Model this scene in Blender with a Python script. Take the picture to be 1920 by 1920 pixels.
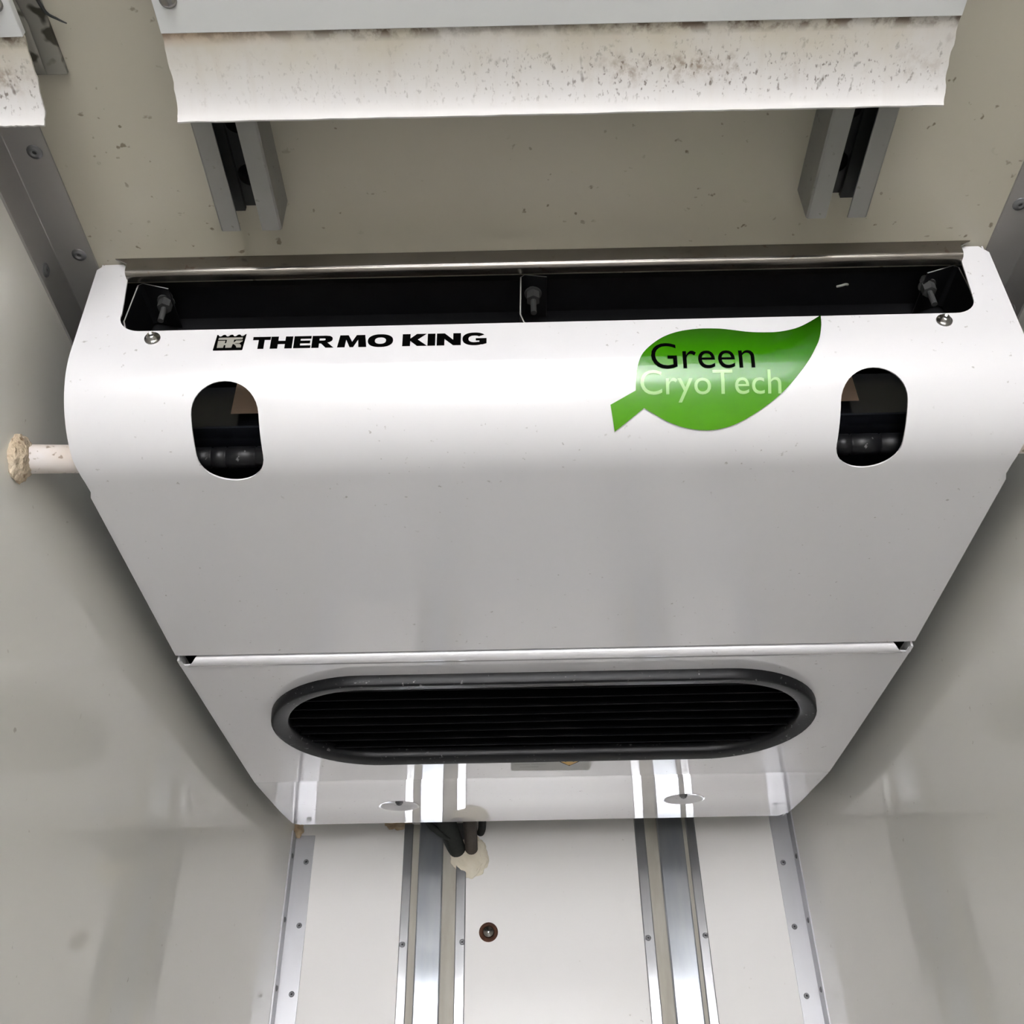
import bpy, bmesh, math, random
from mathutils import Vector, Matrix, geometry
random.seed(7)
for o in list(bpy.data.objects): bpy.data.objects.remove(o)
S = bpy.context.scene
COL = S.collection
R = math.radians

# ------------------------------------------------------------------ camera
cam_d = bpy.data.cameras.new('camera'); cam = bpy.data.objects.new('camera', cam_d); COL.objects.link(cam)
cam_d.sensor_width = 36; cam_d.lens = 1914.39 / 1920 * 36; cam_d.clip_start = 0.02
_rt = Vector((0.99978097, 0.01612143, -0.01334592)); _up = Vector((0.02041872, -0.61143492, 0.79103123)); _fw = Vector((-0.00459239, 0.79113048, 0.61163018))
m = Matrix((_rt, _up, -_fw)).transposed().to_4x4(); m.translation = (-0.0365, 0, 0.9)
cam.matrix_world = m; S.camera = cam
# ------------------------------------------------------------------ world: overcast sky seen through the open rear doors
W = bpy.data.worlds.new('sky'); S.world = W; W.use_nodes = True
bg = W.node_tree.nodes['Background']; bg.inputs[0].default_value = (0.945, 0.955, 1.0, 1); bg.inputs[1].default_value = 3.2
# overcast luminance: (1 + 2 sin elevation) / 3
_n = W.node_tree.nodes; _l = W.node_tree.links
_t = _n.new('ShaderNodeTexCoord'); _s = _n.new('ShaderNodeSeparateXYZ'); _l.new(_t.outputs['Generated'], _s.inputs[0])
_c = _n.new('ShaderNodeMath'); _c.operation = 'MAXIMUM'; _c.inputs[1].default_value = 0; _l.new(_s.outputs[2], _c.inputs[0])
_m = _n.new('ShaderNodeMath'); _m.operation = 'MULTIPLY_ADD'; _m.inputs[1].default_value = 4.2; _m.inputs[2].default_value = 2.1; _l.new(_c.outputs[0], _m.inputs[0]); _l.new(_m.outputs[0], bg.inputs[1])
# light portal at the rear door opening
YB = -4.6      # rear door plane
pl = bpy.data.lights.new('door_portal', 'AREA'); pl.shape = 'RECTANGLE'; pl.size = 1.17; pl.size_y = 1.9
pl.cycles.is_portal = True
po = bpy.data.objects.new('door_portal', pl); COL.objects.link(po); po.location = (0, YB, 0.95); po.rotation_euler = (R(90), 0, 0)
# exposure / view
S.view_settings.view_transform = 'Standard'; S.view_settings.look = 'None'; S.view_settings.gamma = 1
S.view_settings.use_curve_mapping = False; S.view_settings.exposure = 3.5

# ------------------------------------------------------------------ materials
def mat(name, col, rough=0.5, metal=0.0, spec=0.5, coat=0.0, bump=None, var=None):
    """var: (scale, amount, darker colour) mottles the base colour; bump: (scale, strength, distance)"""
    M = bpy.data.materials.new(name); M.use_nodes = True; N = M.node_tree.nodes; L = M.node_tree.links
    b = N['Principled BSDF']; b.inputs['Base Color'].default_value = (*col, 1); b.inputs['Roughness'].default_value = rough
    b.inputs['Metallic'].default_value = metal; b.inputs['Specular IOR Level'].default_value = spec
    b.inputs['Coat Weight'].default_value = coat; b.inputs['Coat Roughness'].default_value = 0.04
    tc = N.new('ShaderNodeTexCoord')
    if var:
        n = N.new('ShaderNodeTexNoise'); n.inputs['Scale'].default_value = var[0]; n.inputs['Detail'].default_value = 4
        if len(var) > 3:
            mp = N.new('ShaderNodeMapping'); mp.inputs['Scale'].default_value = var[3]; L.new(tc.outputs['Object'], mp.inputs[0]); L.new(mp.outputs[0], n.inputs['Vector'])
        else: L.new(tc.outputs['Object'], n.inputs['Vector'])
        r = N.new('ShaderNodeMapRange'); r.inputs[1].default_value = 0.35; r.inputs[2].default_value = 0.7; r.inputs[4].default_value = var[1]
        L.new(n.outputs[0], r.inputs[0])
        x = N.new('ShaderNodeMix'); x.data_type = 'RGBA'; x.inputs[6].default_value = (*col, 1); x.inputs[7].default_value = (*var[2], 1)
        L.new(r.outputs[0], x.inputs[0]); L.new(x.outputs[2], b.inputs['Base Color'])
    if bump:
        n = N.new('ShaderNodeTexNoise'); n.inputs['Scale'].default_value = bump[0]; n.inputs['Detail'].default_value = 3
        L.new(tc.outputs['Object'], n.inputs['Vector'])
        k = N.new('ShaderNodeBump'); k.inputs['Strength'].default_value = bump[1]; k.inputs['Distance'].default_value = bump[2]
        L.new(n.outputs[0], k.inputs['Height']); L.new(k.outputs[0], b.inputs['Normal'])
    return M

def specks(M, scale, lo, dark, amount=0.8, stretch=(1, 1, 1), scale2=6, lo2=0.45):
    """adds small dirt specks on top of the material's base colour"""
    N = M.node_tree.nodes; L = M.node_tree.links; b = N['Principled BSDF']; tc = N.new('ShaderNodeTexCoord')
    mp = N.new('ShaderNodeMapping'); mp.inputs['Scale'].default_value = stretch; L.new(tc.outputs['Object'], mp.inputs[0])
    a = N.new('ShaderNodeTexNoise'); a.inputs['Scale'].default_value = scale; a.inputs['Detail'].default_value = 2; L.new(mp.outputs[0], a.inputs['Vector'])
    c = N.new('ShaderNodeTexNoise'); c.inputs['Scale'].default_value = scale2; c.inputs['Detail'].default_value = 2; L.new(tc.outputs['Object'], c.inputs['Vector'])
    r1 = N.new('ShaderNodeMapRange'); r1.inputs[1].default_value = lo; r1.inputs[2].default_value = lo + 0.06; L.new(a.outputs[0], r1.inputs[0])
    r2 = N.new('ShaderNodeMapRange'); r2.inputs[1].default_value = lo2; r2.inputs[2].default_value = lo2 + 0.1; L.new(c.outputs[0], r2.inputs[0])
    mu = N.new('ShaderNodeMath'); mu.operation = 'MULTIPLY'; L.new(r1.outputs[0], mu.inputs[0]); L.new(r2.outputs[0], mu.inputs[1])
    mu2 = N.new('ShaderNodeMath'); mu2.operation = 'MULTIPLY'; L.new(mu.outputs[0], mu2.inputs[0]); mu2.inputs[1].default_value = amount
    x = N.new('ShaderNodeMix'); x.data_type = 'RGBA'; x.inputs[7].default_value = (*dark, 1)
    src = b.inputs['Base Color']
    if src.is_linked: L.new(src.links[0].from_socket, x.inputs[6])
    else: x.inputs[6].default_value = src.default_value
    L.new(mu2.outputs[0], x.inputs[0]); L.new(x.outputs[2], b.inputs['Base Color'])
    return M

M_cover = specks(mat('white_gloss_paint', (0.72, 0.71, 0.73), 0.035, spec=0.5, coat=0.9), 130, 0.70, (0.30, 0.28, 0.26), 0.6)
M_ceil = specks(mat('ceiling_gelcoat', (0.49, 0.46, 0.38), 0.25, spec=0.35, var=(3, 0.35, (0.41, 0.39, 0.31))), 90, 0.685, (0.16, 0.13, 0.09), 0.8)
M_side = specks(mat('side_wall_gelcoat', (0.80, 0.785, 0.735), 0.03, spec=0.5, var=(4, 0.3, (0.77, 0.75, 0.69))), 80, 0.72, (0.35, 0.31, 0.25), 0.5)
M_front = specks(mat('front_wall_gelcoat', (0.84, 0.82, 0.81), 0.25, spec=0.4, var=(3, 0.3, (0.83, 0.80, 0.77))), 90, 0.74, (0.35, 0.31, 0.25), 0.5)
M_floor = mat('grey_resin_floor', (0.86, 0.86, 0.86), 0.45, 0.1, var=(40, 0.4, (0.80, 0.80, 0.80)))
M_ground = mat('concrete_yard', (0.58, 0.57, 0.55), 0.8, var=(2, 0.4, (0.52, 0.51, 0.49)))
M_alu = mat('anodised_aluminium', (0.52, 0.52, 0.545), 0.42, 0.6, var=(30, 0.4, (0.46, 0.46, 0.48), (1, 1, 0.05)))
M_alu_rail = mat('galvanised_rail', (0.52, 0.54, 0.57), 0.18, 0.72, var=(18, 0.9, (0.44, 0.47, 0.52), (3, 1, 0.6)))
M_rail_edge = mat('rail_flange_metal', (0.52, 0.525, 0.54), 0.20, 0.72, var=(22, 0.6, (0.44, 0.44, 0.45), (4, 1, 0.3)))
M_alu_dull = specks(mat('dull_aluminium', (0.27, 0.267, 0.255), 0.42, 0.4, var=(12, 0.6, (0.22, 0.217, 0.205))), 120, 0.67, (0.12, 0.11, 0.09), 0.6)
M_trim = mat('ceiling_trim_metal', (0.42, 0.41, 0.40), 0.42, 0.6, var=(6, 0.6, (0.34, 0.32, 0.31)))
M_rivet = mat('rivet_metal', (0.20, 0.20, 0.21), 0.4, 0.7)
M_stud = mat('dull_stud', (0.07, 0.07, 0.07), 0.5, 0.3)
M_groove = mat('rail_groove', (0.42, 0.40, 0.35), 0.5, 0.2, var=(15, 0.6, (0.30, 0.27, 0.22), (3, 1, 0.6)))
M_dark = mat('dark_recess', (0.02, 0.02, 0.02), 0.6)
M_screw = mat('steel_screw', (0.32, 0.31, 0.30), 0.25, 1.0)
M_black = mat('black_housing', (0.006, 0.006, 0.007), 0.5, spec=0.25)
M_blackgloss = mat('black_gloss_sheet', (0.008, 0.009, 0.012), 0.18, spec=0.5)
M_rubber = specks(mat('black_rubber_rim', (0.007, 0.007, 0.008), 0.42, spec=0.22, bump=(60, 0.2, 0.001)), 140, 0.66, (0.30, 0.30, 0.30), 0.5, scale2=12)
M_slat = mat('black_slat', (0.006, 0.006, 0.007), 0.7, spec=0.08)
M_hood = specks(mat('stained_steel_hood', (0.26, 0.245, 0.225), 0.22, 0.95, var=(14, 0.8, (0.18, 0.16, 0.14), (0.6, 1, 1))), 110, 0.66, (0.15, 0.09, 0.06), 0.7)
M_edge = mat('bare_sheet_edge', (0.45, 0.45, 0.43), 0.45, 0.5)
M_print = mat('black_print', (0.002, 0.002, 0.002), 0.8, spec=0.0)
M_grey = mat('grey_print', (0.30, 0.29, 0.26), 0.35)
M_foam = specks(mat('cream_foam', (0.60, 0.51, 0.40), 0.9, spec=0.1, bump=(150, 0.9, 0.006), var=(25, 0.7, (0.52, 0.40, 0.27))), 70, 0.62, (0.18, 0.10, 0.05), 0.8)
M_foam2 = mat('pale_foam', (0.74, 0.69, 0.58), 0.85, spec=0.1, bump=(50, 0.7, 0.004), var=(20, 0.5, (0.62, 0.52, 0.38)))
M_pipe = specks(mat('dirty_white_pipe', (0.80, 0.75, 0.74), 0.45, var=(22, 0.6, (0.66, 0.54, 0.42))), 110, 0.63, (0.25, 0.16, 0.09), 0.7)
M_hose = mat('black_hose_foam', (0.012, 0.014, 0.012), 0.75, bump=(70, 0.5, 0.003))
M_hose2 = mat('brownish_hose', (0.045, 0.035, 0.028), 0.6, bump=(70, 0.5, 0.003))
M_rust = mat('rust', (0.10, 0.035, 0.015), 0.85, bump=(200, 0.6, 0.002), var=(60, 0.7, (0.04, 0.015, 0.01)))
M_rubstain = mat('sealant', (0.58, 0.47, 0.33), 0.8, bump=(80, 0.6, 0.003), var=(30, 0.8, (0.33, 0.22, 0.12)))
M_panel = mat('white_panel', (0.64, 0.65, 0.655), 0.35, spec=0.3)
M_bracket = specks(mat('grey_bracket', (0.30, 0.29, 0.26), 0.5, 0.2, var=(9, 0.6, (0.22, 0.21, 0.18))), 40, 0.52, (0.03, 0.025, 0.015), 0.95, scale2=9, lo2=0.35)
M_sticker = mat('silver_label', (0.42, 0.42, 0.40), 0.45)
M_yellow = mat('warning_yellow', (0.62, 0.36, 0.07), 0.4)
M_lightprint = mat('pale_green_print', (0.33, 0.56, 0.20), 0.2)

def leaf_mat():
    """printed green that runs from dark at the tip to bright at the belly of the leaf"""
    M = mat('leaf_print', (0.1, 0.35, 0.02), 0.05, spec=0.35, coat=0.25); N = M.node_tree.nodes; L = M.node_tree.links
    g = N.new('ShaderNodeNewGeometry'); sx = N.new('ShaderNodeSeparateXYZ'); L.new(g.outputs['Position'], sx.inputs[0])
    # height minus a little of x: the tip (top right) is darkest
    r = N.new('ShaderNodeMapRange'); r.inputs[1].default_value = 1.790; r.inputs[2].default_value = 1.668
    ad = N.new('ShaderNodeMath'); ad.operation = 'MULTIPLY_ADD'; ad.inputs[1].default_value = 0.10; L.new(sx.outputs[0], ad.inputs[0])
    sb = N.new('ShaderNodeMath'); sb.operation = 'ADD'; sb.inputs[1].default_value = -0.02; L.new(sx.outputs[2], sb.inputs[0]); L.new(sb.outputs[0], ad.inputs[2])
    L.new(ad.outputs[0], r.inputs[0])
    c = N.new('ShaderNodeValToRGB'); e = c.color_ramp.elements
    e[0].color = (0.010, 0.052, 0.001, 1); e[1].color = (0.080, 0.310, 0.002, 1)
    q = e.new(0.25); q.color = (0.018, 0.105, 0.002, 1); q = e.new(0.5); q.color = (0.034, 0.19, 0.002, 1)
    L.new(r.outputs[0], c.inputs[0]); L.new(c.outputs[0], N['Principled BSDF'].inputs['Base Color'])
    return M
M_leaf = leaf_mat()

def flap_mat():
    """off-white vinyl with mould along the upper fold and in streaks lower down (Generated: x along, y across)"""
    M = mat('mouldy_vinyl', (0.56, 0.545, 0.54), 0.5, spec=0.3); N = M.node_tree.nodes; L = M.node_tree.links; b = N['Principled BSDF']
    tc = N.new('ShaderNodeTexCoord'); sp = N.new('ShaderNodeSeparateXYZ'); L.new(tc.outputs['Generated'], sp.inputs[0])
    def noise(scale, st, lo, hi, detail=4):
        mp = N.new('ShaderNodeMapping'); mp.inputs['Scale'].default_value = st; L.new(tc.outputs['Object'], mp.inputs[0])
        n = N.new('ShaderNodeTexNoise'); n.inputs['Scale'].default_value = scale; n.inputs['Detail'].default_value = detail; n.inputs['Roughness'].default_value = 0.65
        L.new(mp.outputs[0], n.inputs['Vector'])
        r = N.new('ShaderNodeMapRange'); r.inputs[1].default_value = lo; r.inputs[2].default_value = hi; L.new(n.outputs[0], r.inputs[0]); return r.outputs[0]
    def ramp(sock, pts):
        c = N.new('ShaderNodeValToRGB'); e = c.color_ramp.elements
        e[0].position = pts[0][0]; e[0].color = (pts[0][1],) * 3 + (1,); e[1].position = pts[-1][0]; e[1].color = (pts[-1][1],) * 3 + (1,)
        for p, v in pts[1:-1]: q = e.new(p); q.color = (v, v, v, 1)
        L.new(sock, c.inputs[0]); return c.outputs[0]
    def mul(a, c):
        k = N.new('ShaderNodeMath'); k.operation = 'MULTIPLY'; L.new(a, k.inputs[0])
        if isinstance(c, float): k.inputs[1].default_value = c
        else: L.new(c, k.inputs[1])
        return k.outputs[0]
    def mix(f, col):
        x = N.new('ShaderNodeMix'); x.data_type = 'RGBA'
        src = b.inputs['Base Color']
        if src.is_linked: L.new(src.links[0].from_socket, x.inputs[6])
        else: x.inputs[6].default_value = src.default_value
        x.inputs[7].default_value = (*col, 1); L.new(f, x.inputs[0]); L.new(x.outputs[2], b.inputs['Base Color'])
    X, Y = sp.outputs[0], sp.outputs[1]
    # yellowish-grey film over the upper half
    mix(mul(ramp(Y, [(0, 1.0), (0.3, 0.75), (0.6, 0.25), (0.8, 0)]), noise(14, (1, 1, 1), 0.2, 0.7)), (0.47, 0.43, 0.34))
    mix(mul(ramp(Y, [(0, 0.6), (0.22, 0.0), (1, 0)]), ramp(X, [(0, 1), (0.12, 0.5), (0.2, 0), (1, 0)])), (0.62, 0.36, 0.20))
    # fine streaks running down the flap
    mix(mul(mul(ramp(Y, [(0, 0.3), (0.5, 0.5), (0.85, 0.35), (1, 0)]), noise(60, (1, 0.12, 0.12), 0.5, 0.75)), 0.45), (0.40, 0.34, 0.28))
    # mould tight along the fold
    mix(mul(mul(ramp(Y, [(0, 1), (0.08, 0.9), (0.20, 0), (1, 0)]), noise(75, (0.7, 0.6, 1), 0.43, 0.56)), ramp(X, [(0, 0.35), (0.15, 0.5), (0.28, 1.0), (0.42, 0.4), (0.55, 0.6), (0.62, 1.0), (1, 0.9)])), (0.10, 0.06, 0.035))
    # pepper spots, lower
    for sc, lo in ((230, 0.595), (130, 0.64), (75, 0.67)):
        mix(mul(mul(ramp(Y, [(0, 0.1), (0.3, 0.3), (0.5, 0.9), (0.8, 0.85), (0.92, 0), (1, 0)]), noise(sc, (1, 0.6, 0.6), lo + 0.002, lo + 0.10, 2)), ramp(X, [(0, 0.15), (0.25, 0.35), (0.5, 0.6), (0.6, 0.9), (0.85, 0.8), (1, 0.5)])), (0.08, 0.055, 0.04))
    # brown clouds at lower right
    mix(mul(mul(mul(ramp(Y, [(0, 0), (0.35, 0), (0.5, 0.9), (0.65, 0.8), (0.8, 0), (1, 0)]), noise(26, (1, 1, 1), 0.46, 0.62)), ramp(X, [(0, 0), (0.52, 0.0), (0.6, 0.8), (0.72, 0.9), (0.82, 0.2), (1, 0.35)])), noise(120, (1, 0.7, 1), 0.42, 0.6)), (0.20, 0.14, 0.09))
    return M
M_flap = flap_mat()

# ------------------------------------------------------------------ object helpers
def tag(o, label=None, cat=None, group=None, kind=None):
    if label: o['label'] = label
    if cat: o['category'] = cat
    if group: o['group'] = group
    if kind: o['kind'] = kind
    return o
def empty(name, loc, label, cat, group=None):
    o = bpy.data.objects.new(name, None); COL.objects.link(o); o.location = loc; o.empty_display_size = 0.02
    return tag(o, label, cat, group)
def wpos(o):
    p = Vector((0, 0, 0))
    while o: p += Vector(o.location); o = o.parent
    return p
def link(name, me, mats, parent=None, loc=None, smooth=False):
    """me is in world coordinates unless loc is given (then it is local to loc, world)"""
    if not isinstance(mats, (list, tuple)): mats = [mats]
    if not me.materials:
        for mm in mats: me.materials.append(mm)
    if smooth:
        me.polygons.foreach_set('use_smooth', [True] * len(me.polygons))
    if loc is None:
        vs = [v.co for v in me.vertices]
        c = Vector((sum(v.x for v in vs), sum(v.y for v in vs), sum(v.z for v in vs))) / len(vs)
        me.transform(Matrix.Translation(-c)); loc = c
    o = bpy.data.objects.new(name, me); COL.objects.link(o)
    if parent: o.parent = parent; o.location = Vector(loc) - wpos(parent)
    else: o.location = loc
    return o
def bmesh_done(bm, name, recalc=True):
    if recalc: bmesh.ops.recalc_face_normals(bm, faces=bm.faces)
    me = bpy.data.meshes.new(name); bm.to_mesh(me); bm.free(); return me
def add_box(bm, lo, hi, bev=0.0, mi=0):
    c = [(a + b) / 2 for a, b in zip(lo, hi)]; s = [b - a for a, b in zip(lo, hi)]
    r = bmesh.ops.create_cube(bm, size=1, matrix=Matrix.Translation(c) @ Matrix.Diagonal((*s, 1)))
    fs = {f for v in r['verts'] for f in v.link_faces}
    for f in fs: f.material_index = mi
    if bev > 0:
        es = {e for v in r['verts'] for e in v.link_edges}
        bmesh.ops.bevel(bm, geom=list(es), offset=bev, segments=2, affect='EDGES', profile=0.5)
def box(name, lo, hi, mats, parent=None, bev=0.0):
    bm = bmesh.new(); add_box(bm, lo, hi, bev); return link(name, bmesh_done(bm, name), mats, parent)
def add_prism(bm, poly, axis, a, b, mi=0):
    """poly: 2-D outline; axis 'x' -> poly is (y,z); 'y' -> (x,z); 'z' -> (x,y)"""
    def P(p, t): return {'x': (t, p[0], p[1]), 'y': (p[0], t, p[1]), 'z': (p[0], p[1], t)}[axis]
    va = [bm.verts.new(P(p, a)) for p in poly]; vb = [bm.verts.new(P(p, b)) for p in poly]
    n = len(poly); fs = [bm.faces.new(va), bm.faces.new(vb[::-1])]
    for i in range(n): fs.append(bm.faces.new((va[i], vb[i], vb[(i + 1) % n], va[(i + 1) % n])))
    for f in fs: f.material_index = mi
def prism(name, poly, axis, a, b, mats, parent=None):
    bm = bmesh.new(); add_prism(bm, poly, axis, a, b); return link(name, bmesh_done(bm, name), mats, parent)
def frame_to(n):
    """rotation taking +Z to n"""
    return Vector((0, 0, 1)).rotation_difference(Vector(n)).to_matrix().to_4x4()
def lathe_mesh(name, prof, seg, mats_i=None):
    """prof: list of (r,z) ; material index per segment"""
    bm = bmesh.new(); rings = []
    for r, z in prof:
        if r < 1e-7: rings.append([bm.verts.new((0, 0, z))])
        else: rings.append([bm.verts.new((r * math.cos(2 * math.pi * k / seg), r * math.sin(2 * math.pi * k / seg), z)) for k in range(seg)])
    for i, (a, b) in enumerate(zip(rings[:-1], rings[1:])):
        for k in range(seg):
            k2 = (k + 1) % seg
            if len(a) == 1 and len(b) == 1: continue
            if len(a) == 1: f = bm.faces.new((a[0], b[k], b[k2]))
            elif len(b) == 1: f = bm.faces.new((a[k], b[0], a[k2]))
            else: f = bm.faces.new((a[k], b[k], b[k2], a[k2]))
            f.smooth = True
            if mats_i: f.material_index = mats_i[i]
    return bmesh_done(bm, name)
def tube_mesh(name, pts, rad, seg=14, caps=True):
    """smooth tube through points; rad scalar or list"""
    P = [Vector(p) for p in pts]; Q = []; RR = []
    if not isinstance(rad, (list, tuple)): rad = [rad] * len(P)
    for i in range(len(P) - 1):
        p0 = P[max(i - 1, 0)]; p1 = P[i]; p2 = P[i + 1]; p3 = P[min(i + 2, len(P) - 1)]
        for k in range(6):
            t = k / 6
            Q.append(0.5 * ((2 * p1) + (p2 - p0) * t + (2 * p0 - 5 * p1 + 4 * p2 - p3) * t * t + (3 * p1 - p0 - 3 * p2 + p3) * t ** 3))
            RR.append(rad[i] * (1 - t) + rad[i + 1] * t)
    Q.append(P[-1]); RR.append(rad[-1])
    bm = bmesh.new(); rings = []; ref = Vector((0.31, 0.2, 0.93)).normalized()
    for i, q in enumerate(Q):
        t = (Q[min(i + 1, len(Q) - 1)] - Q[max(i - 1, 0)]).normalized()
        u = (ref - t * ref.dot(t)).normalized(); v = t.cross(u); ref = u
        rings.append([bm.verts.new(q + RR[i] * (u * math.cos(2 * math.pi * k / seg) + v * math.sin(2 * math.pi * k / seg))) for k in range(seg)])
    for a, b in zip(rings[:-1], rings[1:]):
        for k in range(seg): bm.faces.new((a[k], b[k], b[(k + 1) % seg], a[(k + 1) % seg])).smooth = True
    if caps: bm.faces.new(rings[0]); bm.faces.new(rings[-1][::-1])
    return bmesh_done(bm, name)
def blob_mesh(name, rx, ry, rz, amp, seed, sub=3):
    bm = bmesh.new(); bmesh.ops.create_icosphere(bm, subdivisions=sub, radius=1)
    from mathutils import noise
    for v in bm.verts:
        n = v.co.normalized(); d = 1 + amp * noise.noise(n * 2.2 + Vector((seed, 0, 0))) + amp * 0.6 * noise.noise(n * 6 + Vector((0, seed, 0)))
        v.co = Vector((n.x * rx, n.y * ry, n.z * rz)) * d
    for f in bm.faces: f.smooth = True
    return bmesh_done(bm, name)

# shared rivet / screw meshes (axis +Z points away from the surface)
RIV = lathe_mesh('rivet', [(0, 0.0006), (0.0022, 0.0006), (0.0026, 0.0026), (0.0046, 0.0022), (0.0062, 0.0006), (0.0064, -0.0008)], 14, [1, 0, 0, 0, 0])
for mm in (M_rivet, M_dark): RIV.materials.append(mm)
RIVL = lathe_mesh('rivet_large', [(0, 0.0012), (0.0024, 0.0012), (0.0032, 0.0032), (0.0058, 0.0026), (0.0066, 0.0008), (0.0082, 0.0012), (0.0088, -0.0006)], 16, [1, 0, 0, 0, 0, 0])
for mm in (M_rivet, M_dark): RIVL.materials.append(mm)
def rivet(p, n, parent, me=None, name='rivet'):
    o = bpy.data.objects.new(name, me or RIV); COL.objects.link(o); o.parent = parent
    o.location = Vector(p) - wpos(parent); o.rotation_euler = frame_to(n).to_euler(); return o

# ------------------------------------------------------------------ room shell (inside of the van body)
ZC = 1.9; XW = 0.5845; YF = 2.373; XFL = -0.5765; XFR = 0.594
def slab(name, inner, outer, m_):
    bm = bmesh.new(); a = [bm.verts.new(p) for p in inner]; b = [bm.verts.new(p) for p in outer]; n = len(a)
    bm.faces.new(a); bm.faces.new(b[::-1])
    for i in range(n): bm.faces.new((a[i], b[i], b[(i + 1) % n], a[(i + 1) % n]))
    o = link(name, bmesh_done(bm, name), m_); tag(o, kind='structure'); return o
def slope(x0, x1, y): return x0 + (x1 - x0) * (y - 0.8) / (YF - 0.8) if y > 0.8 else x0
TH = 0.05
for nm, x0, x1, sg in (('wall_left', -XW, XFL, -1), ('wall_right', XW, XFR, 1)):
    inn = [(x0, YB, 0), (x0, 0.8, 0), (x1, YF + TH, 0), (x1, YF + TH, ZC), (x0, 0.8, ZC), (x0, YB, ZC)]
    out = [(p[0] + sg * TH, p[1], p[2]) for p in inn]
    bm = bmesh.new(); a = [bm.verts.new(p) for p in inn]; b = [bm.verts.new(p) for p in out]
    for vs in (a, b):
        bm.faces.new((vs[0], vs[1], vs[4], vs[5])); bm.faces.new((vs[1], vs[2], vs[3], vs[4]))
    for i in range(6): bm.faces.new((a[i], b[i], b[(i + 1) % 6], a[(i + 1) % 6]))
    tag(link(nm, bmesh_done(bm, nm), M_side), kind='structure')
tag(box('wall_front', (-XW, YF, 0), (XFR, YF + TH, ZC), M_front), kind='structure')
tag(box('ceiling', (-XW - TH, YB, ZC), (XFR + TH, YF + TH, ZC + TH), M_ceil), kind='structure')
tag(box('floor', (-XW - TH, YB, -TH), (XFR + TH, YF + TH, 0), M_floor), kind='structure')
tag(box('ground', (-30, -40, -0.75), (30, 20, -0.7), M_ground), kind='structure')

tag(box('reflection_panel_front', (-XW, YF - 0.004, 0), (XFR, YF, 0.87), mat('reflection_panel_grey', (0.62, 0.62, 0.63), 0.4, 0.2, var=(12, 0.4, (0.56, 0.56, 0.57)))), kind='structure')  # unseen grey panel added for the darker band mirrored in the unit's underside
# corner trims: ceiling/side angles and vertical front angles, each with its rivets
tn = 0
for sg in (-1, 1):
    tn += 1; x0 = sg * XW; xi = sg * 0.5375
    prof = [(x0, ZC), (xi, ZC), (xi, ZC - 0.003), (x0 - sg * 0.004, ZC - 0.003), (x0 - sg * 0.003, ZC - 0.004), (x0 - sg * 0.003, 1.846), (x0, 1.846)]
    t = prism('trim_%d' % tn, prof, 'y', YB, 2.30, M_trim); tag(t, kind='structure')
    for k in range(-1, 11):
        y = 0.6315 + 0.138 * k
        if sg > 0: y += 0.095
        if y < 0.2 or y > 2.2: continue
        rivet((sg * 0.5533, y, ZC - 0.003), (0, 0, -1), t, RIVL)
        if k % 2: rivet((x0 - sg * 0.003, y - 0.007, 1.861), (-sg, 0, 0), t, RIVL)
for sg, xc, dx in ((-1, XFL, 0), (1, XFR, 0)):
    tn += 1; xi = -0.5288 if sg < 0 else 0.5475
    prof = [(xc, YF), (xi, YF), (xi, YF - 0.003), (xc - sg * 0.004, YF - 0.003), (xc - sg * 0.0035, YF - 0.038), (xc, YF - 0.038)]
    top = 1.778 if sg < 0 else 1.86
    t = prism('trim_%d' % tn, prof, 'z', 0.03, top, M_alu); tag(t, kind='structure')
    zs = [1.7154 - 0.1425 * k for k in range(9)] if sg < 0 else [1.6934 - 0.1425 * k for k in range(9)]
    for z in zs:
        rivet((-0.5430 if sg < 0 else 0.5622, YF - 0.003, z), (0, -1, 0), t)
        rivet((xc - sg * 0.0035, YF - 0.022, z + 0.008), (-sg, 0, 0), t)

# cargo rails on the front wall
def wall_rail(xs, label, ztop, riv, pos):
    l1, l2, l3, l4, l5, l6 = xs
    r = empty('load_rail', ((l1 + l6) / 2, YF, 0.05), label, 'rail', 'load rails on the front wall')
    for a, b in ((l1, l2), (l5, l6)):
        fl = prism('flange', [(a, YF), (a, YF - 0.0045), (a + 0.002, YF - 0.006), (b - 0.002, YF - 0.006), (b, YF - 0.0045), (b, YF)], 'z', 0.05, ztop, M_rail_edge, r)
    prism('groove_web', [(l2, YF), (l2, YF - 0.0012), (l5, YF - 0.0012), (l5, YF)], 'z', 0.05, ztop, M_groove, r)['label'] = 'grey groove floor of the rail'
    prism('raised_strip', [(l3, YF - 0.0012), (l3, YF - 0.014), (l3 + 0.003, YF - 0.016), (l4 - 0.003, YF - 0.016), (l4, YF - 0.014), (l4, YF - 0.0012)], 'z', 0.05, ztop, M_alu_rail, r)['label'] = 'bright galvanised centre strip'
    for z in [riv - 0.30 * k for k in range(5)]:
        rivet((pos[0], YF - 0.006, z), (0, -1, 0), r); rivet((pos[1], YF - 0.006, z + 0.003), (0, -1, 0), r)
wall_rail((-0.3171, -0.2961, -0.2800, -0.2235, -0.1933, -0.1704), 'galvanised vertical rail left on the front wall, hoses hanging over its top', 1.80, 1.5275, (-0.3087, -0.1763))
wall_rail((0.2260, 0.2500, 0.2777, 0.3377, 0.3475, 0.3689), 'galvanised vertical rail right on the front wall, clear of the hoses', 1.86, 1.532, (0.2351, 0.3620))

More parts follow.
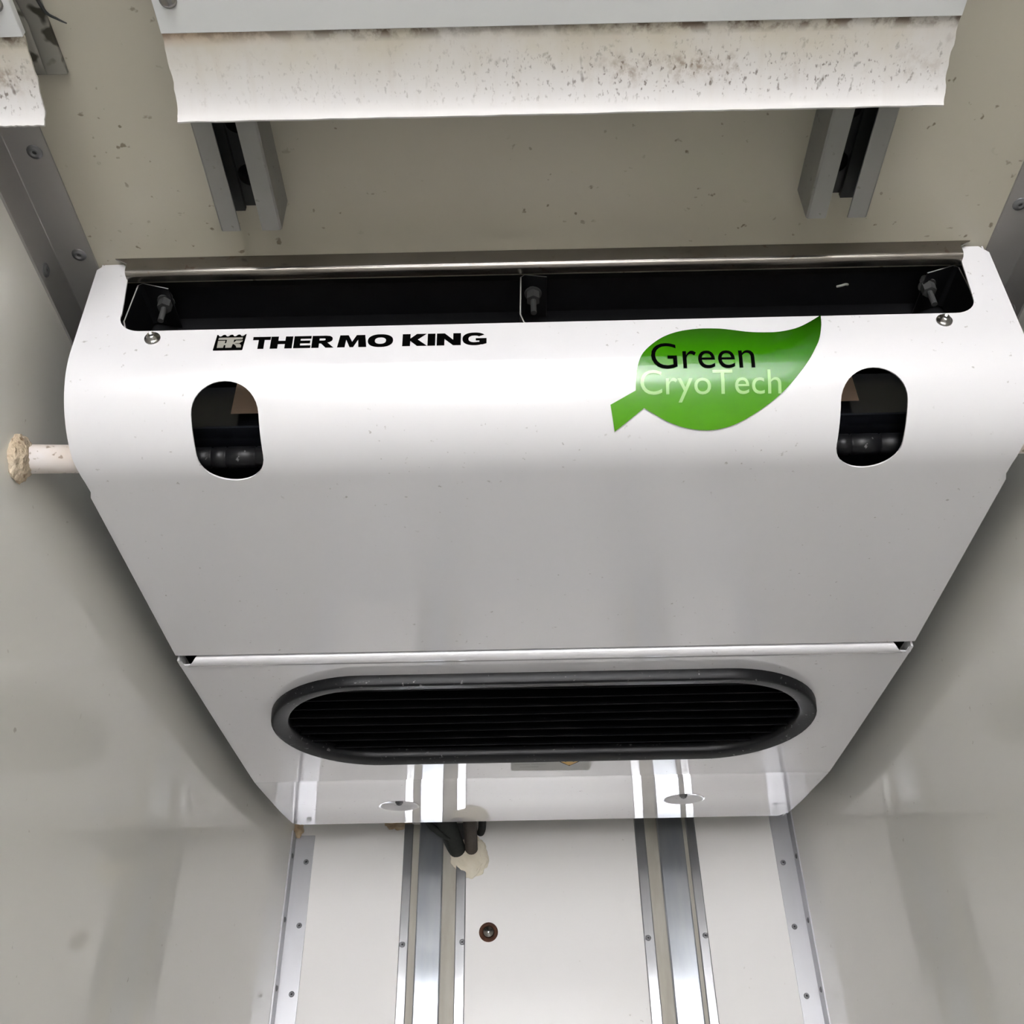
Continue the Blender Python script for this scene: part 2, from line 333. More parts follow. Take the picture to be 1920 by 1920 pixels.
# rusty bolt in the front wall
b = empty('wall_bolt', (-0.1185, YF, 1.552), 'round bolt head with rusty ring on the white front wall', 'bolt')
me = lathe_mesh('rust_ring', [(0.0125, -0.001), (0.0135, 0.004), (0.0170, 0.005), (0.0205, 0.003), (0.0215, -0.001)], 28)
o = link('rust_ring', me, M_rust, b, (-0.1185, YF, 1.552)); o.rotation_euler = (R(90), 0, 0)
me = lathe_mesh('bolt_head', [(0, 0.0075), (0.0045, 0.0078), (0.0055, 0.0062), (0.0105, 0.0060), (0.0125, 0.0035), (0.0128, -0.001)], 24)
o = link('bolt_head', me, M_screw, b, (-0.1185, YF, 1.552)); o.rotation_euler = (R(90), 0, 0)

# ------------------------------------------------------------------ the evaporator unit
def dense(P, step=0.008):
    out = [P[0]]
    for i in range(len(P) - 1):
        p0 = P[max(i - 1, 0)]; p1 = P[i]; p2 = P[i + 1]; p3 = P[min(i + 2, len(P) - 1)]
        n = max(1, int((p2 - p1).length / step))
        for k in range(1, n + 1):
            t = k / n
            out.append(0.5 * ((2 * p1) + (p2 - p0) * t + (2 * p0 - 5 * p1 + 4 * p2 - p3) * t * t + (3 * p1 - p0 - 3 * p2 + p3) * t ** 3))
    return out
class Profile:
    """a curve in the (Y,Z) plane extruded along X; s = length along the curve"""
    def __init__(self, pts, normals=None):
        self.P = [Vector(p) for p in pts]; self.s = [0.0]
        for a, b in zip(self.P[:-1], self.P[1:]): self.s.append(self.s[-1] + (b - a).length)
        self.N = []
        for i in range(len(self.P)):
            t = (self.P[min(i + 1, len(self.P) - 1)] - self.P[max(i - 1, 0)]).normalized()
            self.N.append(Vector((t.y, -t.x)))
        if normals:
            for i, n in normals.items(): self.N[i] = Vector(n).normalized()
    def at(self, s):
        if s <= 0: i = 0
        elif s >= self.s[-1]: i = len(self.s) - 2
        else:
            i = 0
            while self.s[i + 1] < s: i += 1
        t = (s - self.s[i]) / (self.s[i + 1] - self.s[i])
        p = self.P[i].lerp(self.P[i + 1], t); n = self.N[i].lerp(self.N[i + 1], min(max(t, 0), 1)).normalized()
        return p, n
    def map(self, x, s, off=0.0):
        p, n = self.at(s); q = p + n * off; return Vector((x, q.x, q.y)), Vector((0, n.x, n.y))
ptsA = [(0.787, 1.900), (0.793, 1.760)]
for k in range(1, 21):
    a = R(90 * k / 20); ptsA.append((0.900 - 0.107 * math.cos(a), 1.760 - 0.107 * math.sin(a)))
ptsA.append((1.295, 1.649))
PA = Profile(ptsA, {0: (-1, -0.043), 1: (-1, -0.02), 21: (0, -1), 22: (0, -1)})
PB = Profile(dense([Vector(p) for p in [(1.3, 1.652), (1.302, 1.648), (1.307, 1.6465), (1.40, 1.651), (1.60, 1.6612), (1.79, 1.672), (1.815, 1.6740), (1.85, 1.6785), (1.93, 1.690), (2.04, 1.7060), (2.175, 1.730)]]))

def inside(px, py, polys):
    c = False
    for poly in polys:
        j = len(poly) - 1
        for i in range(len(poly)):
            xi, yi = poly[i]; xj, yj = poly[j]
            if (yi > py) != (yj > py) and px < (xj - xi) * (py - yi) / (yj - yi) + xi: c = not c
            j = i
    return c
def sheet_mesh(name, prof, polys, t, off=0.0, lines=True, dome=0.0):
    """polys: outlines and holes in (x,s) (even-odd). Front skin at `off`, back skin at off-t."""
    V = []; Eg = []
    for poly in polys:
        b0 = len(V); V += [Vector(p) for p in poly]; n = len(poly); Eg += [(b0 + i, b0 + (i + 1) % n) for i in range(n)]
    xs = [p[0] for q in polys for p in q]; ss = [p[1] for q in polys for p in q]
    x0, x1, s0, s1 = min(xs), max(xs), min(ss), max(ss)
    if lines:
        for s in prof.s[1:-1]:
            if s0 + 1e-4 < s < s1 - 1e-4:
                V += [Vector((x0 - 0.01, s)), Vector((x1 + 0.01, s))]; Eg.append((len(V) - 2, len(V) - 1))
    r = geometry.delaunay_2d_cdt(V, Eg, [], 0, 1e-7); vs, fs = r[0], r[2]
    tris = []
    for f in fs:
        cx = sum(vs[i].x for i in f) / 3; cy = sum(vs[i].y for i in f) / 3
        if inside(cx, cy, polys): tris.append(tuple(f))
    used = sorted({i for f in tris for i in f}); idx = {u: k for k, u in enumerate(used)}
    F = []; co = []; nv = []
    for u in used:
        p, n = prof.map(vs[u].x, vs[u].y, off); co.append(p); nv.append(n)
    nb = len(used)
    for u in used:
        p, n = prof.map(vs[u].x, vs[u].y, off - t); co.append(p); nv.append(-n)
    # orientation: front faces must point along +n
    ed = {}
    loops_n = []
    for f in tris:
        a, b, c = (idx[i] for i in f)
        if (co[b] - co[a]).cross(co[c] - co[a]).dot(nv[a]) < 0: b, c = c, b
        F.append((a, b, c)); loops_n += [nv[a], nv[b], nv[c]]
        for e in ((a, b), (b, c), (c, a)): ed[e] = ed.get(e, 0) + 1
    nt = len(F)
    for f in F[:nt]:
        F.append((f[0] + nb, f[2] + nb, f[1] + nb)); loops_n += [nv[f[0] + nb]] * 1 + [nv[f[2] + nb], nv[f[1] + nb]]
    for (a, b) in list(ed):
        if (b, a) not in ed:
            q = (b, a, a + nb, b + nb); F.append(q)
            nn = (co[a] - co[b]).cross(co[a + nb] - co[b]).normalized(); loops_n += [nn] * 4
    me = bpy.data.meshes.new(name); me.from_pydata([tuple(c) for c in co], [], F); me.update()
    me.polygons.foreach_set('use_smooth', [True] * len(me.polygons))
    me.normals_split_custom_set([tuple(n) for n in loops_n])
    return me
def sheet(name, prof, polys, t, mats, parent, off=0.0):
    return link(name, sheet_mesh(name, prof, polys, t, off), mats, parent)
def arc(cx, cy, rx, ry, a0, a1, n):
    return [(cx + rx * math.cos(R(a0 + (a1 - a0) * k / n)), cy + ry * math.sin(R(a0 + (a1 - a0) * k / n))) for k in range(n + 1)]
def stadium(cx, cy, hx, hy, n=18):
    """long axis = larger half-size"""
    if hy > hx: return arc(cx, cy - hy + hx, hx, hx, 180, 360, n) + arc(cx, cy + hy - hx, hx, hx, 0, 180, n)
    return arc(cx + hx - hy, cy, hy, hy, -90, 90, n) + arc(cx - hx + hy, cy, hy, hy, 90, 270, n)

HX = 0.5365
unit = empty('cooling_unit', (0, 1.45, ZC), 'large white refrigeration evaporator hanging from the ceiling against the front wall', 'evaporator')
# --- upper cover: U-cut for the air outlet, two finger holes
hx2 = 0.5285
outl = [(-HX, 0.010), (-HX + 0.008, 0.001), (-0.506, 0.001), (-0.4975, 0.009)]
outl += [(-0.4906, 0.085)] + arc(-0.4650, 0.0900, 0.0262, 0.0250, 180, 90, 8) + arc(0.4700, 0.0895, 0.0262, 0.0240, 90, 0, 8)
outl += [(0.5005, 0.009), (0.508, 0.001), (HX - 0.010, 0.001), (HX, 0.012), (HX, 0.275), (HX - 0.0035, 0.310), (HX - 0.004, 0.328), (HX - 0.0005, 0.338), (HX, 0.7020), (HX - 0.012, 0.7025), (-HX + 0.012, 0.7025), (-HX, 0.7020), (-HX + 0.0005, 0.338), (-HX + 0.004, 0.328), (-HX + 0.0035, 0.310), (-HX, 0.275)]
holes = [stadium(-0.3585, 0.2500, 0.0375, 0.0620), stadium(0.3620, 0.2500, 0.0370, 0.0620)]
cover = sheet('front_cover', PA, [outl] + holes, 0.002, M_cover, unit)
# --- lower cover with the air intake opening and two screw dimples
sB = PB.s[-1]; off_s = 0.0
GC = (0.0, 0.231)    # intake centre in (x,s) of PB
lowout = [(-HX + 0.014, 0.0215), (HX - 0.014, 0.0215), (HX - 0.007, 0.0225), (HX, 0.012), (HX, sB - 0.372), (HX - 0.002, sB - 0.03), (HX - 0.018, sB), (-HX + 0.012, sB), (-HX, sB - 0.02), (-HX, 0.012), (-HX + 0.007, 0.0225)]
dim = [(-0.288, 0.712), (0.2895, 0.700)]
DR = 0.040
lholes = [stadium(GC[0], GC[1], 0.425, 0.150, 24)] + [arc(c[0], c[1], DR, DR, 0, 349, 31) for c in dim]
low = sheet('lower_cover', PB, [lowout] + lholes, 0.002, M_cover, unit)
# rolled lip at the rear edge of the lower cover
lip = Profile(dense([Vector(p) for p in [(1.3260, 1.6492), (1.3215, 1.6472), (1.3160, 1.6450), (1.3090, 1.6442), (1.3030, 1.6465), (1.3012, 1.6530), (1.3040, 1.660)]], 0.002))
sheet('rolled_lip', lip, [[(-HX + 0.006, 0.0), (HX - 0.006, 0.0), (HX - 0.036, lip.s[-1]), (-HX + 0.036, lip.s[-1])]], 0.0015, M_cover, unit)
for sg in (-1, 1):
    prism('flange_corner', [(sg * HX, 1.304), (sg * (HX - 0.003), 1.304), (sg * (HX - 0.005), 1.314), (sg * (HX - 0.006), 1.3215), (sg * HX, 1.3215)], 'z', 1.6462, 1.668, M_cover, unit)
# narrow white returns along the cover edges, side plates above them blackened to deepen the gap shade
for sg in (-1, 1):
    x0, x1 = sg * (HX - 0.0058), sg * (HX - 0.0042)
    for PR, ya, yb, dz in ((PA, 0.0, 1.2955, 0.012), (PB, 1.305, 2.172, 0.012)):
        pr = [p for p in PR.P if p.x >= ya]
        low_ = [(p.x + 0.0008, p.y + 0.0012) for p in pr]
        up = [(PR.P[i].x - PR.N[i].x * dz, PR.P[i].y - PR.N[i].y * dz) for i in range(len(PR.P)) if PR.P[i].x >= ya]
        bm = bmesh.new(); A_ = [[bm.verts.new((x, *q)) for q in low_] for x in (x0, x1)]; B_ = [[bm.verts.new((x, *q)) for q in up] for x in (x0, x1)]
        for i in range(len(low_) - 1):
            for k in (0, 1): bm.faces.new((A_[k][i], A_[k][i + 1], B_[k][i + 1], B_[k][i]))
            bm.faces.new((A_[0][i], A_[0][i + 1], A_[1][i + 1], A_[1][i])); bm.faces.new((B_[0][i], B_[0][i + 1], B_[1][i + 1], B_[1][i]))
        link('edge_return', bmesh_done(bm, 'edge_return'), M_cover, unit)
    poly = [(0.800, 1.895), (0.803, 1.760), (0.84, 1.700), (0.905, 1.664), (1.30, 1.660), (1.80, 1.684), (2.165, 1.742), (2.165, 1.895)]
    prism('side_plate', poly, 'x', sg * (HX - 0.0070), sg * (HX - 0.0060), M_black, unit)['label'] = 'black side plate of the unit'
# black housing plates put inside to keep the openings dark
bm = bmesh.new()
def plate(lo, hi): add_box(bm, lo, hi)
plate((-0.53, 0.815, 1.888), (0.53, 2.14, 1.898))                 # roof
plate((-0.530, 0.865, 1.846), (0.530, 0.869, 1.888))              # bulkhead behind the outlet
plate((-0.530, 1.28, 1.655), (0.530, 1.284, 1.888))
plate((-0.530, 2.12, 1.735), (0.530, 2.124, 1.888))
plate((-0.530, 1.30, 1.716), (0.530, 1.98, 1.719))                # coil tray above the intake
for sg in (-1, 1): plate((min(sg * 0.533, sg * 0.5305), 0.83, 1.755), (max(sg * 0.533, sg * 0.5305), 2.13, 1.888))
link('housing', bmesh_done(bm, 'housing'), M_black, unit)
# things seen through the two finger holes
for sg, cx in ((-1, -0.3585), (1, 0.3620)):
    bm = bmesh.new()
    add_prism(bm, [(0.905, 1.730), (0.900, 1.800), (0.903, 1.800), (0.908, 1.730)], 'x', cx - 0.09, cx + 0.09)
    add_box(bm, (cx - 0.09, 0.868, 1.702), (cx + 0.09, 0.97, 1.705))
    link('inner_plate', bmesh_done(bm, 'inner_plate'), M_blackgloss, unit)['label'] = 'glossy black plate behind the oval hole'
    me = lathe_mesh('hinge_barrel', [(0, -0.06), (0.0125, -0.06), (0.0125, -0.031), (0.0112, -0.030), (0.0112, -0.028), (0.0125, -0.027), (0.0125, -0.014), (0.0112, -0.013), (0.0112, -0.011), (0.0125, -0.010), (0.0125, 0.020), (0.0112, 0.021), (0.0112, 0.023), (0.0125, 0.024), (0.0125, 0.06), (0, 0.06)], 24)
    o = link('hinge_barrel', me, M_rubber, unit, (cx, 0.893, 1.679)); o.rotation_euler = (0, R(90), 0)
link('drip_pan', (lambda b_: (add_box(b_, (-0.3760, 0.8885, 1.7450), (0.3745, 0.8900, 1.8600)), bmesh_done(b_, 'drip_pan'))[1])(bmesh.new()), mat('brown_pan', (0.42, 0.30, 0.22), 0.5), unit)['label'] = 'brownish inner pan seen through the oval holes'
# stainless hood lip above the outlet
hood = Profile(dense([Vector(p) for p in [(0.7785, 1.8995), (0.7782, 1.8920), (0.7780, 1.8845), (0.7780, 1.8790), (0.7790, 1.8755), (0.7815, 1.8730), (0.7850, 1.8722), (0.792, 1.8720)]], 0.003))
sheet('outlet_hood', hood, [[(-0.5135, 0.0), (0.5142, 0.0), (0.5000, 0.010), (0.4990, hood.s[-1]), (-0.4965, hood.s[-1]), (-0.4975, 0.010)]], 0.0015, M_hood, unit)['label'] = 'stained bare steel lip above the black air outlet'
# brackets with stud and nut inside the outlet
def bracket(path, sx, bx, bz):
    bm = bmesh.new(); t = 0.0016; n = len(path)
    P = [Vector(p) for p in path]; off = []
    for i in range(n):
        d = (P[min(i + 1, n - 1)] - P[max(i - 1, 0)]).normalized(); off.append(Vector((d.y, -d.x)) * t * sx)
    poly = [tuple(p) for p in P] + [tuple(p + o_) for p, o_ in zip(P[::-1], off[::-1])]
    add_prism(bm, poly, 'y', 0.8005, 0.862, 0)
    me = bmesh_done(bm, 'outlet_bracket')
    me.materials.append(M_black); me.materials.append(M_edge)
    for p in me.polygons:
        if abs(p.normal.y) > 0.9 and p.center.y < 0.82: p.material_index = 1
    br = link('outlet_bracket', me, M_black, unit)
    bm = bmesh.new()
    def cyl(r, z0, z1, seg):
        bmesh.ops.create_cone(bm, cap_ends=True, segments=seg, radius1=r, radius2=r, depth=z1 - z0, matrix=Matrix.Translation((bx, 0.822, (z0 + z1) / 2)))
    cyl(0.0035, bz - 0.026, bz + 0.024, 12); cyl(0.0085, bz - 0.004, bz + 0.008, 6); cyl(0.0105, bz + 0.008, bz + 0.0100, 20); cyl(0.006, bz + 0.0100, bz + 0.02, 12)
    link('stud_and_nut', bmesh_done(bm, 'stud_and_nut'), M_stud, br)
bracket([(-0.450, 1.8680), (-0.483, 1.8790), (-0.4870, 1.8760), (-0.4900, 1.812), (-0.486, 1.800), (-0.478, 1.792)], 1, -0.4590, 1.862)
bracket([(0.0054, 1.8750), (-0.021, 1.8798), (-0.0250, 1.8760), (-0.0268, 1.810), (-0.023, 1.797), (-0.014, 1.787)], 1, -0.0112, 1.862)
bracket([(0.4616, 1.8670), (0.496, 1.8800), (0.5005, 1.8770), (0.5035, 1.812)], -1, 0.468, 1.862)
link('outlet_glint', tube_mesh('outlet_glint', [(0.3555, 0.815, 1.8640), (0.3600, 0.812, 1.8620), (0.3650, 0.812, 1.8640), (0.3690, 0.815, 1.8670)], 0.0016, 8), M_edge, unit)  # pale metal wire added as the small glint inside the outlet
# front screws with washers
SCR = lathe_mesh('cover_screw', [(0, 0.0052), (0.0028, 0.0045), (0.0032, 0.0072), (0.0042, 0.0070), (0.0062, 0.0046), (0.0070, 0.0022), (0.0088, 0.0020), (0.0092, 0.0004), (0.0092, -0.0010)], 20, [1, 0, 0, 0, 0, 0, 0, 0])
for mm in (M_screw, M_dark): SCR.materials.append(mm)
for x, s in ((-0.447, 0.1275), (0.4532, 0.1258)):
    p, n = PA.map(x, s, 0.0)
    rivet(p, n, unit, SCR, 'cover_screw')
# dished recesses with screws
for i, (x, s) in enumerate(dim):
    p, n = PB.map(x, s, -0.001)
    me = lathe_mesh('screw_dimple', [(DR + 0.002, 0.0012), (DR - 0.0005, 0.0008), (DR - 0.004, -0.005), (0.012, -0.0105), (0.0085, -0.0110), (0.0085, -0.0150), (0, -0.0150)], 36)
    me.materials.append(M_cover)
    o = bpy.data.objects.new('screw_dimple', me); COL.objects.link(o); o.parent = unit; o.location = p - wpos(unit); o.rotation_euler = frame_to(n).to_euler()
    me2 = lathe_mesh('dimple_screw', [(0, -0.002), (0.0018, -0.002), (0.0022, 0.000), (0.0055, -0.0015), (0.0062, -0.004), (0.0080, -0.0045), (0.0082, -0.0145)], 18, [1, 0, 0, 0, 0, 0])
    for mm in (M_rivet, M_dark): me2.materials.append(mm)
    q = bpy.data.objects.new('dimple_screw', me2); COL.objects.link(q); q.parent = o; q.location = (0, 0, 0)
# --- air intake grille
gp, gn = PB.map(0, GC[1])
tgt = Vector((0, -gn.z, gn.y)) * -1   # along +Y
if tgt.y < 0: tgt = -tgt
def G(u, v, h):   # u along x, v along the panel (forward), h outward (down)
    return Vector((GC[0] + u, 0, 0)) + Vector((0, gp.y, gp.z)) + tgt * v + gn * h
def ring_rim():
    sec = [(0.004, -0.001), (0.004, 0.002), (0.0030, 0.0145), (0.0010, 0.0165), (-0.0015, 0.0168), (-0.012, 0.0145), (-0.0215, 0.0125), (-0.0240, 0.0105), (-0.0245, 0.002), (-0.0245, -0.004)]   # (outward from base outline, height)
    HX_, HY_ = 0.438, 0.160; n = 30; bm = bmesh.new(); rings = []
    base = stadium(0, 0, HX_, HY_, n)
    N2 = len(base)
    nrm = [(math.cos(R(a)), math.sin(R(a))) for a in [-90 + 180 * k / n for k in range(n + 1)] + [90 + 180 * k / n for k in range(n + 1)]]
    for (o_, h) in sec:
        rings.append([bm.verts.new(G(b_[0] + nn[0] * o_, b_[1] + nn[1] * o_, h)) for b_, nn in zip(base, nrm)])
    for a, b_ in zip(rings[:-1], rings[1:]):
        for k in range(N2):
            bm.faces.new((a[k], b_[k], b_[(k + 1) % N2], a[(k + 1) % N2])).smooth = True
    return bmesh_done(bm, 'intake_grille')
grille = link('intake_grille', ring_rim(), M_rubber, unit); grille['label'] = 'black rubber rimmed oval intake grille'
ns = 8
for k in range(ns):
    v = -0.128 + 0.256 * (k + 0.5) / ns
    hy = 0.1385; hxx = 0.4165
    half = hxx - hy + math.sqrt(max(hy * hy - v * v, 0)) - 0.001
    bm = bmesh.new()
    # tilted blade with a slight sag (warped plastic)
    nseg = 16; rows = []
    for j in range(nseg + 1):
        u = -half + 2 * half * j / nseg
        sag = 0.0022 * math.sin(u * 7 + k * 0.9) * (1 - abs(u) / half)
        rows.append([bm.verts.new(G(u, v - 0.008 + sag, 0.005)), bm.verts.new(G(u, v - 0.0055 + sag, 0.0055)), bm.verts.new(G(u, v + 0.010 + sag, -0.015)), bm.verts.new(G(u, v + 0.0075 + sag, -0.0155))])
    for a, b_ in zip(rows[:-1], rows[1:]):
        for i in range(4): bm.faces.new((a[i], b_[i], b_[(i + 1) % 4], a[(i + 1) % 4]))
    bm.faces.new(rows[0]); bm.faces.new(rows[-1][::-1])
    link('slat', bmesh_done(bm, 'slat'), M_slat, grille)
# thin pale bead inside the rear edge of the rim
pts = [G(-0.36 + 0.72 * k / 12, -0.1335 + 0.004 * abs(-1 + k / 6) ** 2 , 0.0035) for k in range(13)]
link('rim_bead', tube_mesh('rim_bead', [pts[i] for i in range(2, 11)], 0.0016, 8), mat('grey_bead', (0.16, 0.16, 0.155), 0.5), grille)

# --- warning label on the lower cover behind the grille
lab = sheet('warning_label', PB, [[(-0.056, 0.408), (-0.056, 0.474), (-0.053, 0.4765), (0.0865, 0.4805), (0.089, 0.478), (0.089, 0.408)]], 0.0004, M_sticker, unit, 0.0006)
cx, cs, hw = 0.0495, 0.4225, 0.032
def lab_poly(name, polys, mm, off): return sheet(name, PB, polys, 0.0001, mm, lab, off)
lab_poly('label_border', [[(cx, cs - 0.008), (cx + hw * 0.9, cs), (cx, cs + hw + 0.0015), (cx - hw * 0.9, cs)]], M_print, 0.0008)
lab_poly('label_diamond', [[(cx, cs - 0.005), (cx + hw * 0.9 - 0.004, cs), (cx + 0.002, cs + hw - 0.003), (cx - 0.002, cs + hw - 0.003), (cx - hw * 0.9 + 0.004, cs)]], M_yellow, 0.0010)
lab_poly('label_symbol', [[(cx - 0.012, cs + 0.004), (cx - 0.004, cs + 0.008), (cx, cs + 0.004), (cx + 0.004, cs + 0.008), (cx + 0.012, cs + 0.004), (cx + 0.008, cs + 0.013), (cx + 0.001, cs + 0.010), (cx - 0.001, cs + 0.010), (cx - 0.008, cs + 0.013)]], M_print, 0.0012)
lab_poly('label_text', [[(a, s), (b_, s), (b_, s + 0.0022), (a, s + 0.0022)] for a, b_, s in ((-0.048, -0.020, 0.431), (-0.018, 0.006, 0.431), (-0.050, -0.022, 0.4435), (-0.019, 0.007, 0.4435), (-0.040, -0.006, 0.4570))], M_grey, 0.0008)

# ------------------------------------------------------------------ decals on the upper cover
def catmull(P, n=5):
    out = []
    for i in range(len(P) - 1):
        p0 = Vector(P[max(i - 1, 0)]); p1 = Vector(P[i]); p2 = Vector(P[i + 1]); p3 = Vector(P[min(i + 2, len(P) - 1)])
        for k in range(n):
            t = k / n; q = 0.5 * ((2 * p1) + (p2 - p0) * t + (2 * p0 - 5 * p1 + 4 * p2 - p3) * t * t + (3 * p1 - p0 - 3 * p2 + p3) * t ** 3)
            out.append((q.x, q.y))
    return out
LEAF_SEGS = [[(0.3149, 0.1142), (0.3127, 0.1301), (0.3067, 0.1509), (0.2995, 0.1649), (0.2906, 0.1793), (0.2765, 0.1969), (0.259, 0.2151), (0.2366, 0.2322), (0.2116, 0.2468), (0.192, 0.253), (0.1736, 0.2543), (0.1521, 0.2507), (0.1334, 0.2437), (0.119, 0.2355), (0.1069, 0.2281)], [(0.1069, 0.2281), (0.0745, 0.2538)], [(0.0745, 0.2538), (0.0697, 0.2238)], [(0.0697, 0.2238), (0.0979, 0.2089)], [(0.0979, 0.2089), (0.0983, 0.1974), (0.1006, 0.1827), (0.1069, 0.1669), (0.1194, 0.1533), (0.1348, 0.142), (0.1529, 0.1349), (0.1749, 0.1317), (0.1966, 0.1324), (0.2107, 0.1348), (0.2289, 0.1384), (0.246, 0.1397), (0.2634, 0.1392), (0.283, 0.1343), (0.299, 0.1256), (0.3149, 0.1142)]]
leaf_poly = []
for seg in LEAF_SEGS: leaf_poly += catmull(seg)
leaf = sheet('leaf_emblem', PA, [leaf_poly], 0.0018, M_leaf, unit, 0.0018); leaf['label'] = 'glossy green leaf shaped badge'
# raised lighter edge is left to the gloss; lettering from the built-in font
def font_polys(txt, offset=0.0):
    cu = bpy.data.curves.new('t', 'FONT'); cu.body = txt; cu.size = 1; cu.resolution_u = 6; cu.offset = offset
    ob = bpy.data.objects.new('t', cu); COL.objects.link(ob)
    dg = bpy.context.evaluated_depsgraph_get(); cc = ob.to_curve(dg)
    res = []
    for sp in cc.splines:
        if sp.type == 'BEZIER':
            bp = sp.bezier_points; pts = []
            for i in range(len(bp)):
                a, b_ = bp[i], bp[(i + 1) % len(bp)]
                q = geometry.interpolate_bezier(a.co, a.handle_right, b_.handle_left, b_.co, 6)
                pts += [(v.x, v.y) for v in q[:-1]]
        else: pts = [(p.co.x, p.co.y) for p in sp.points]
        # drop duplicates
        cl = []
        for p in pts:
            if not cl or (Vector(p) - Vector(cl[-1])).length > 1e-4: cl.append(p)
        res.append(cl)
    ob.to_curve_clear(); bpy.data.objects.remove(ob); bpy.data.curves.remove(cu)
    return res
def fit(polys, x0, x1, s_base0, s_base1, cap_ref, s_cap):
    xs = [p[0] for q in polys for p in q]; a, b_ = min(xs), max(xs); out = []
    for q in polys:
        o_ = []
        for px, py in q:
            t = (px - a) / (b_ - a); base = s_base0 + (s_base1 - s_base0) * t
            o_.append((x0 + (x1 - x0) * t, base - py / cap_ref * s_cap))
        out.append(o_)
    return out
def capheight(polys): return max(p[1] for q in polys for p in q)
capG = capheight(font_polys('E'))
sheet('badge_lettering', PA, fit(font_polys('Green', 0.004), 0.1165, 0.2310, 0.1850, 0.1862, capG, 0.0315), 0.0001, M_print, leaf, 0.0022)['label'] = 'black word Green'
sheet('badge_lettering', PA, fit(font_polys('CryoTech'), 0.1030, 0.2585, 0.2135, 0.2155, capG, 0.0265), 0.0001, M_lightprint, leaf, 0.0026)['label'] = 'pale green word CryoTech'

def sup(cx, cy, rx, ry, a0, a1, n, e=2.3):
    out = []
    for k in range(n + 1):
        a = R(a0 + (a1 - a0) * k / n); c, s_ = math.cos(a), math.sin(a)
        out.append((cx + rx * math.copysign(abs(c) ** (2 / e), c), cy + ry * math.copysign(abs(s_) ** (2 / e), s_)))
    return out
LET = {
 'T': [[(0, 1), (1, 1), (1, .74), (.67, .74), (.67, 0), (.33, 0), (.33, .74), (0, .74)]],
 'H': [[(0, 0), (0, 1), (.34, 1), (.34, .64), (.66, .64), (.66, 1), (1, 1), (1, 0), (.66, 0), (.66, .37), (.34, .37), (.34, 0)]],
 'E': [[(0, 0), (0, 1), (1, 1), (1, .78), (.38, .78), (.38, .62), (.95, .62), (.95, .39), (.38, .39), (.38, .22), (1, .22), (1, 0)]],
 'R': [[(0, 0), (0, 1), (.64, 1), (.80, .97), (.90, .87), (.93, .72), (.90, .57), (.80, .47), (.70, .43), (1, 0), (.64, 0), (.42, .36), (.33, .36), (.33, 0)], [(.33, .78), (.55, .78), (.60, .74), (.60, .64), (.55, .60), (.33, .60)]],
 'M': [[(0, 0), (.07, 1), (.36, 1), (.50, .45), (.64, 1), (.93, 1), (1, 0), (.73, 0), (.70, .62), (.55, 0), (.43, 0), (.29, .62), (.26, 0)]],
 'O': [sup(.5, .5, .5, .53, 0, 354, 35), sup(.5, .5, .22, .27, 0, 350, 25)],
 'K': [[(0, 0), (0, 1), (.32, 1), (.32, .62), (.58, 1), (.97, 1), (.62, .53), (1, 0), (.60, 0), (.32, .42), (.32, 0)]],
 'I': [[(0, 0), (0, 1), (1, 1), (1, 0)]],
 'N': [[(0, 0), (0, 1), (.33, 1), (.68, .46), (.68, 1), (1, 1), (1, 0), (.68, 0), (.32, .54), (.32, 0)]],
 'G': [sup(.5, .5, .5, .53, 38, 300, 30) + [(.83, .03), (1, .12), (1, .55), (.55, .55), (.55, .36), (.70, .36), (.70, .24)] + sup(.5, .5, .25, .28, 295, 45, 22)],
}
def xw(v): return -0.3319 + (380 + v / 3.3103 - 471) / 441 * 0.2652
def letter(ch, v0, v1, parent, name):
    a, b_ = xw(v0), xw(v1); polys = []
    for q in LET[ch]:
        o_ = []
        for u, w in q:
            x = a + (b_ - a) * u; t = (x + 0.332) / 0.265; base = 0.1474 + 0.0008 * t
            o_.append((x, base - w * 0.0188))
        polys.append(o_)
    return polys
allp = []
for ch, v0, v1 in (('T', 303, 413), ('H', 416, 553), ('E', 561, 668), ('R', 674, 812), ('M', 834, 1016), ('O', 1022, 1180), ('K', 1238, 1392), ('I', 1395, 1443), ('N', 1452, 1602), ('G', 1612, 1762)):
    allp += letter(ch, v0, v1, None, ch)
sheet('cover_lettering', PA, allp, 0.0002, M_print, cover, 0.0003)['label'] = 'black capitals reading THERMO KING'
# square emblem: black block with a serrated top, grey T and K inside
es0, es1 = 0.1240, 0.1487
SH = 0.0016       # slight slant: the top edge sits further right
def E_(u, w): return (-0.3752 + 0.0334 * u + SH * w, es1 + (es0 - es1) * w)
top = []
for k in range(4):
    a = k / 4
    top += [(a, 1.0), (a + 0.045, 0.99), (a + 0.085, 0.91), (a + 0.125, 0.885), (a + 0.165, 0.91), (a + 0.205, 0.98)]
top += [(0.955, 1.0), (1.0, 1.02)]
emb = sheet('square_emblem', PA, [[E_(u, w) for u, w in top + [(1, 0.04), (0.985, 0), (0.02, 0), (0, 0.03)]]], 0.0002, M_print, cover, 0.0003)
EL = [(.09, .80), (.91, .80), (.91, .665), (.63, .665), (.63, .50), (.66, .50), (.71, .60), (.93, .60), (.93, .56), (.84, .43), (.70, .43), (.70, .40), (.86, .38), (.92, .30), (.93, .16), (.78, .16), (.74, .28), (.66, .38), (.62, .38), (.61, .16), (.40, .16), (.39, .33), (.33, .33), (.33, .16), (.12, .16), (.09, .60), (.34, .60), (.34, .44), (.39, .44), (.39, .665), (.09, .665)]
sheet('emblem_letters', PA, [[E_(u, w) for u, w in EL]], 0.0002, M_grey, emb, 0.0006)

